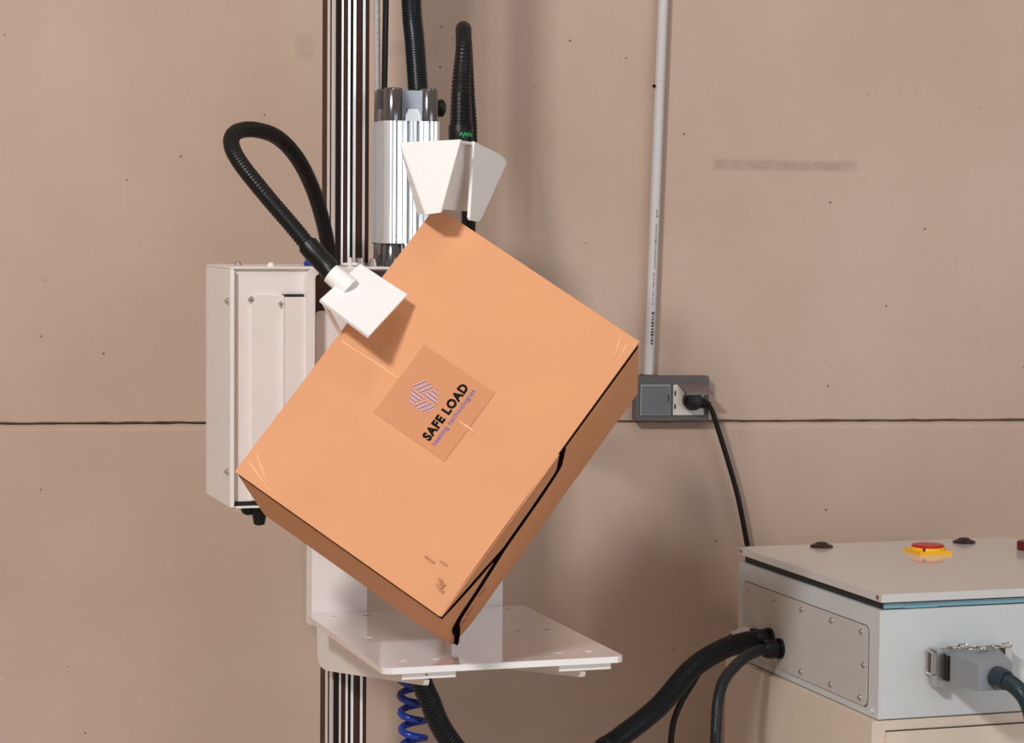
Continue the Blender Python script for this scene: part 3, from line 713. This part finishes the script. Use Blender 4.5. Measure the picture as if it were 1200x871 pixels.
kn = obj('push_button', lathe(B(), (2.236 + .012, 3.878, 1.0), (0, 0, 1), [(0, .0190), (.003, .0200), (.014, .0200), (.0165, .0185), (.0175, .012)], 28), MAROON, cbx, smooth=True)
# connector base frame on the front: two steel latch posts and a dark base
cbase = obj('connector_base', box(1.836, 1.968, BY0 - .006, BY0 + .001, .8545, .9075), HOOD, cbx, bevel=.004)
for x in (1.8335, 1.9575):
    obj('latch_post', box(x, x + .012, BY0 - .030, BY0 - .004, .850, .9095), STEEL, cbase, bevel=.002)
def ring_latch(x0, x1, y0, y1, z0, z1, r):
    pts = [(x0, y0, z0), (x0, y1, z0), (x0, y1, z1), (x0, y0, z1), (x0, y0, z0)]
    bm = B()
    for a, b in zip(pts, pts[1:]): cyl(bm, a, b, r, seg=8)
    return bm
obj('wire_latch', ring_latch(1.829, 1.829, BY0 - .022, BY0 - .003, .868, .905, .0022), STEEL, cbase, smooth=True)

# connector plug with its own conduit
cp = thing('connector_plug', 'grey rectangular plug with corrugated conduit on the control box front', 'connector', (1.895, 3.40, .855))
def hood():
    # box tapering slightly towards the cable end
    a = [(1.848, 3.462, .858), (1.955, 3.462, .858), (1.955, 3.462, .9055), (1.848, 3.462, .9055)]
    b = [(1.851, 3.338, .8615), (1.912, 3.338, .8615), (1.912, 3.338, .9050), (1.851, 3.338, .9050)]
    bm = B(); va = [bm.verts.new(p) for p in a]; vb = [bm.verts.new(p) for p in b]
    bm.faces.new(va); bm.faces.new(vb[::-1])
    for i in range(4): bm.faces.new((va[i], va[(i + 1) % 4], vb[(i + 1) % 4], vb[i]))
    return bm
obj('hood', hood(), HOOD, cp, bevel=.003)
obj('strap', box(1.8455, 1.849, 3.425, 3.462, .862, .902), RUBBER, cp)
obj('nut', lathe(B(), (1.884, 3.3385, .8830), (.22, -1, -.08), [(0, .0175), (.006, .0180), (.022, .0165), (.026, .0150)], 22), TEAL, cp, smooth=True)
obj('conduit', ribbed([(1.886, 3.330, .8825), (1.892, 3.305, .878), (1.900, 3.285, .865), (1.908, 3.275, .843), (1.913, 3.270, .815), (1.916, 3.268, .78), (1.918, 3.268, .72), (1.92, 3.27, .60)], .0135, .0040, .1, 16), TEAL, cp, smooth=True)
# retaining chain lying on the hood
chn = thing('retaining_chain', 'small steel chain lying across the top of the grey plug', 'chain', (1.90, 3.445, .905))
def link(c, d, n, L, R_, r):
    c, d, n = Vector(c), Vector(d).normalized(), Vector(n).normalized(); s = d.cross(n).normalized(); pts = []
    for k in range(20):
        a = 2 * PI * k / 20
        pts.append(c + d * (math.cos(a) * R_ + (L if math.cos(a) > 0 else -L)) + s * math.sin(a) * R_)
    pts += [pts[0], pts[1]]
    return sweep(B(), pts, lambda i, n_: r, 8)
for k in range(9):
    x = 1.852 + k * .0125
    obj('chain_link', link((x, 3.432 + .006 * math.sin(k * 1.3), .9125 + .003 * math.sin(k * .9)), (1, .25 * math.cos(k * 1.3), .1), (0, .7, .7) if k % 2 else (0, -.7, .7), .004, .0042, .0013), STEEL, chn, smooth=True)

# conduits and thin cable to the control box side
o = obj('black_conduit', ribbed([(1.556, 3.70, .30), (1.557, 3.70, .55), (1.5585, 3.70, .70), (1.5595, 3.70, .7501), (1.5713, 3.72, .7892), (1.596, 3.75, .8188), (1.6445, 3.79, .8417), (1.690, 3.83, .8470), (1.710, 3.845, .8464)], .0100, .0035, .05, 14), CONDUIT, smooth=True)
tag(o, 'narrow black conduit bending steeply down from the control box side', 'hose')
tc_ = thing('thin_cable', 'thin black cable with white tape wrap behind the thick corrugated conduit', 'cable', (1.62, 3.96, .40))
obj('cable', smoothtube([(1.578, 3.95, .40), (1.5776, 3.95, .60), (1.5786, 3.95, .6822), (1.5911, 3.95, .7278), (1.6225, 3.96, .7705), (1.6600, 3.97, .8152), (1.7000, 3.975, .8450), (1.7300, 3.965, .8560), (1.7425, 3.955, .8585)], .0058, .01), RUBBER, tc_, smooth=True)
obj('tape_wrap', sweep(B(), spline([(1.7050, 3.974, .8475), (1.7200, 3.970, .8535), (1.7345, 3.962, .8572)], .003), lambda i, n: .0095 + .0012 * math.sin(i * 1.7), 12), mat('white_cloth_tape', (.70, .62, .58), .8, noise=.2, nscale=150), tc_, smooth=True)
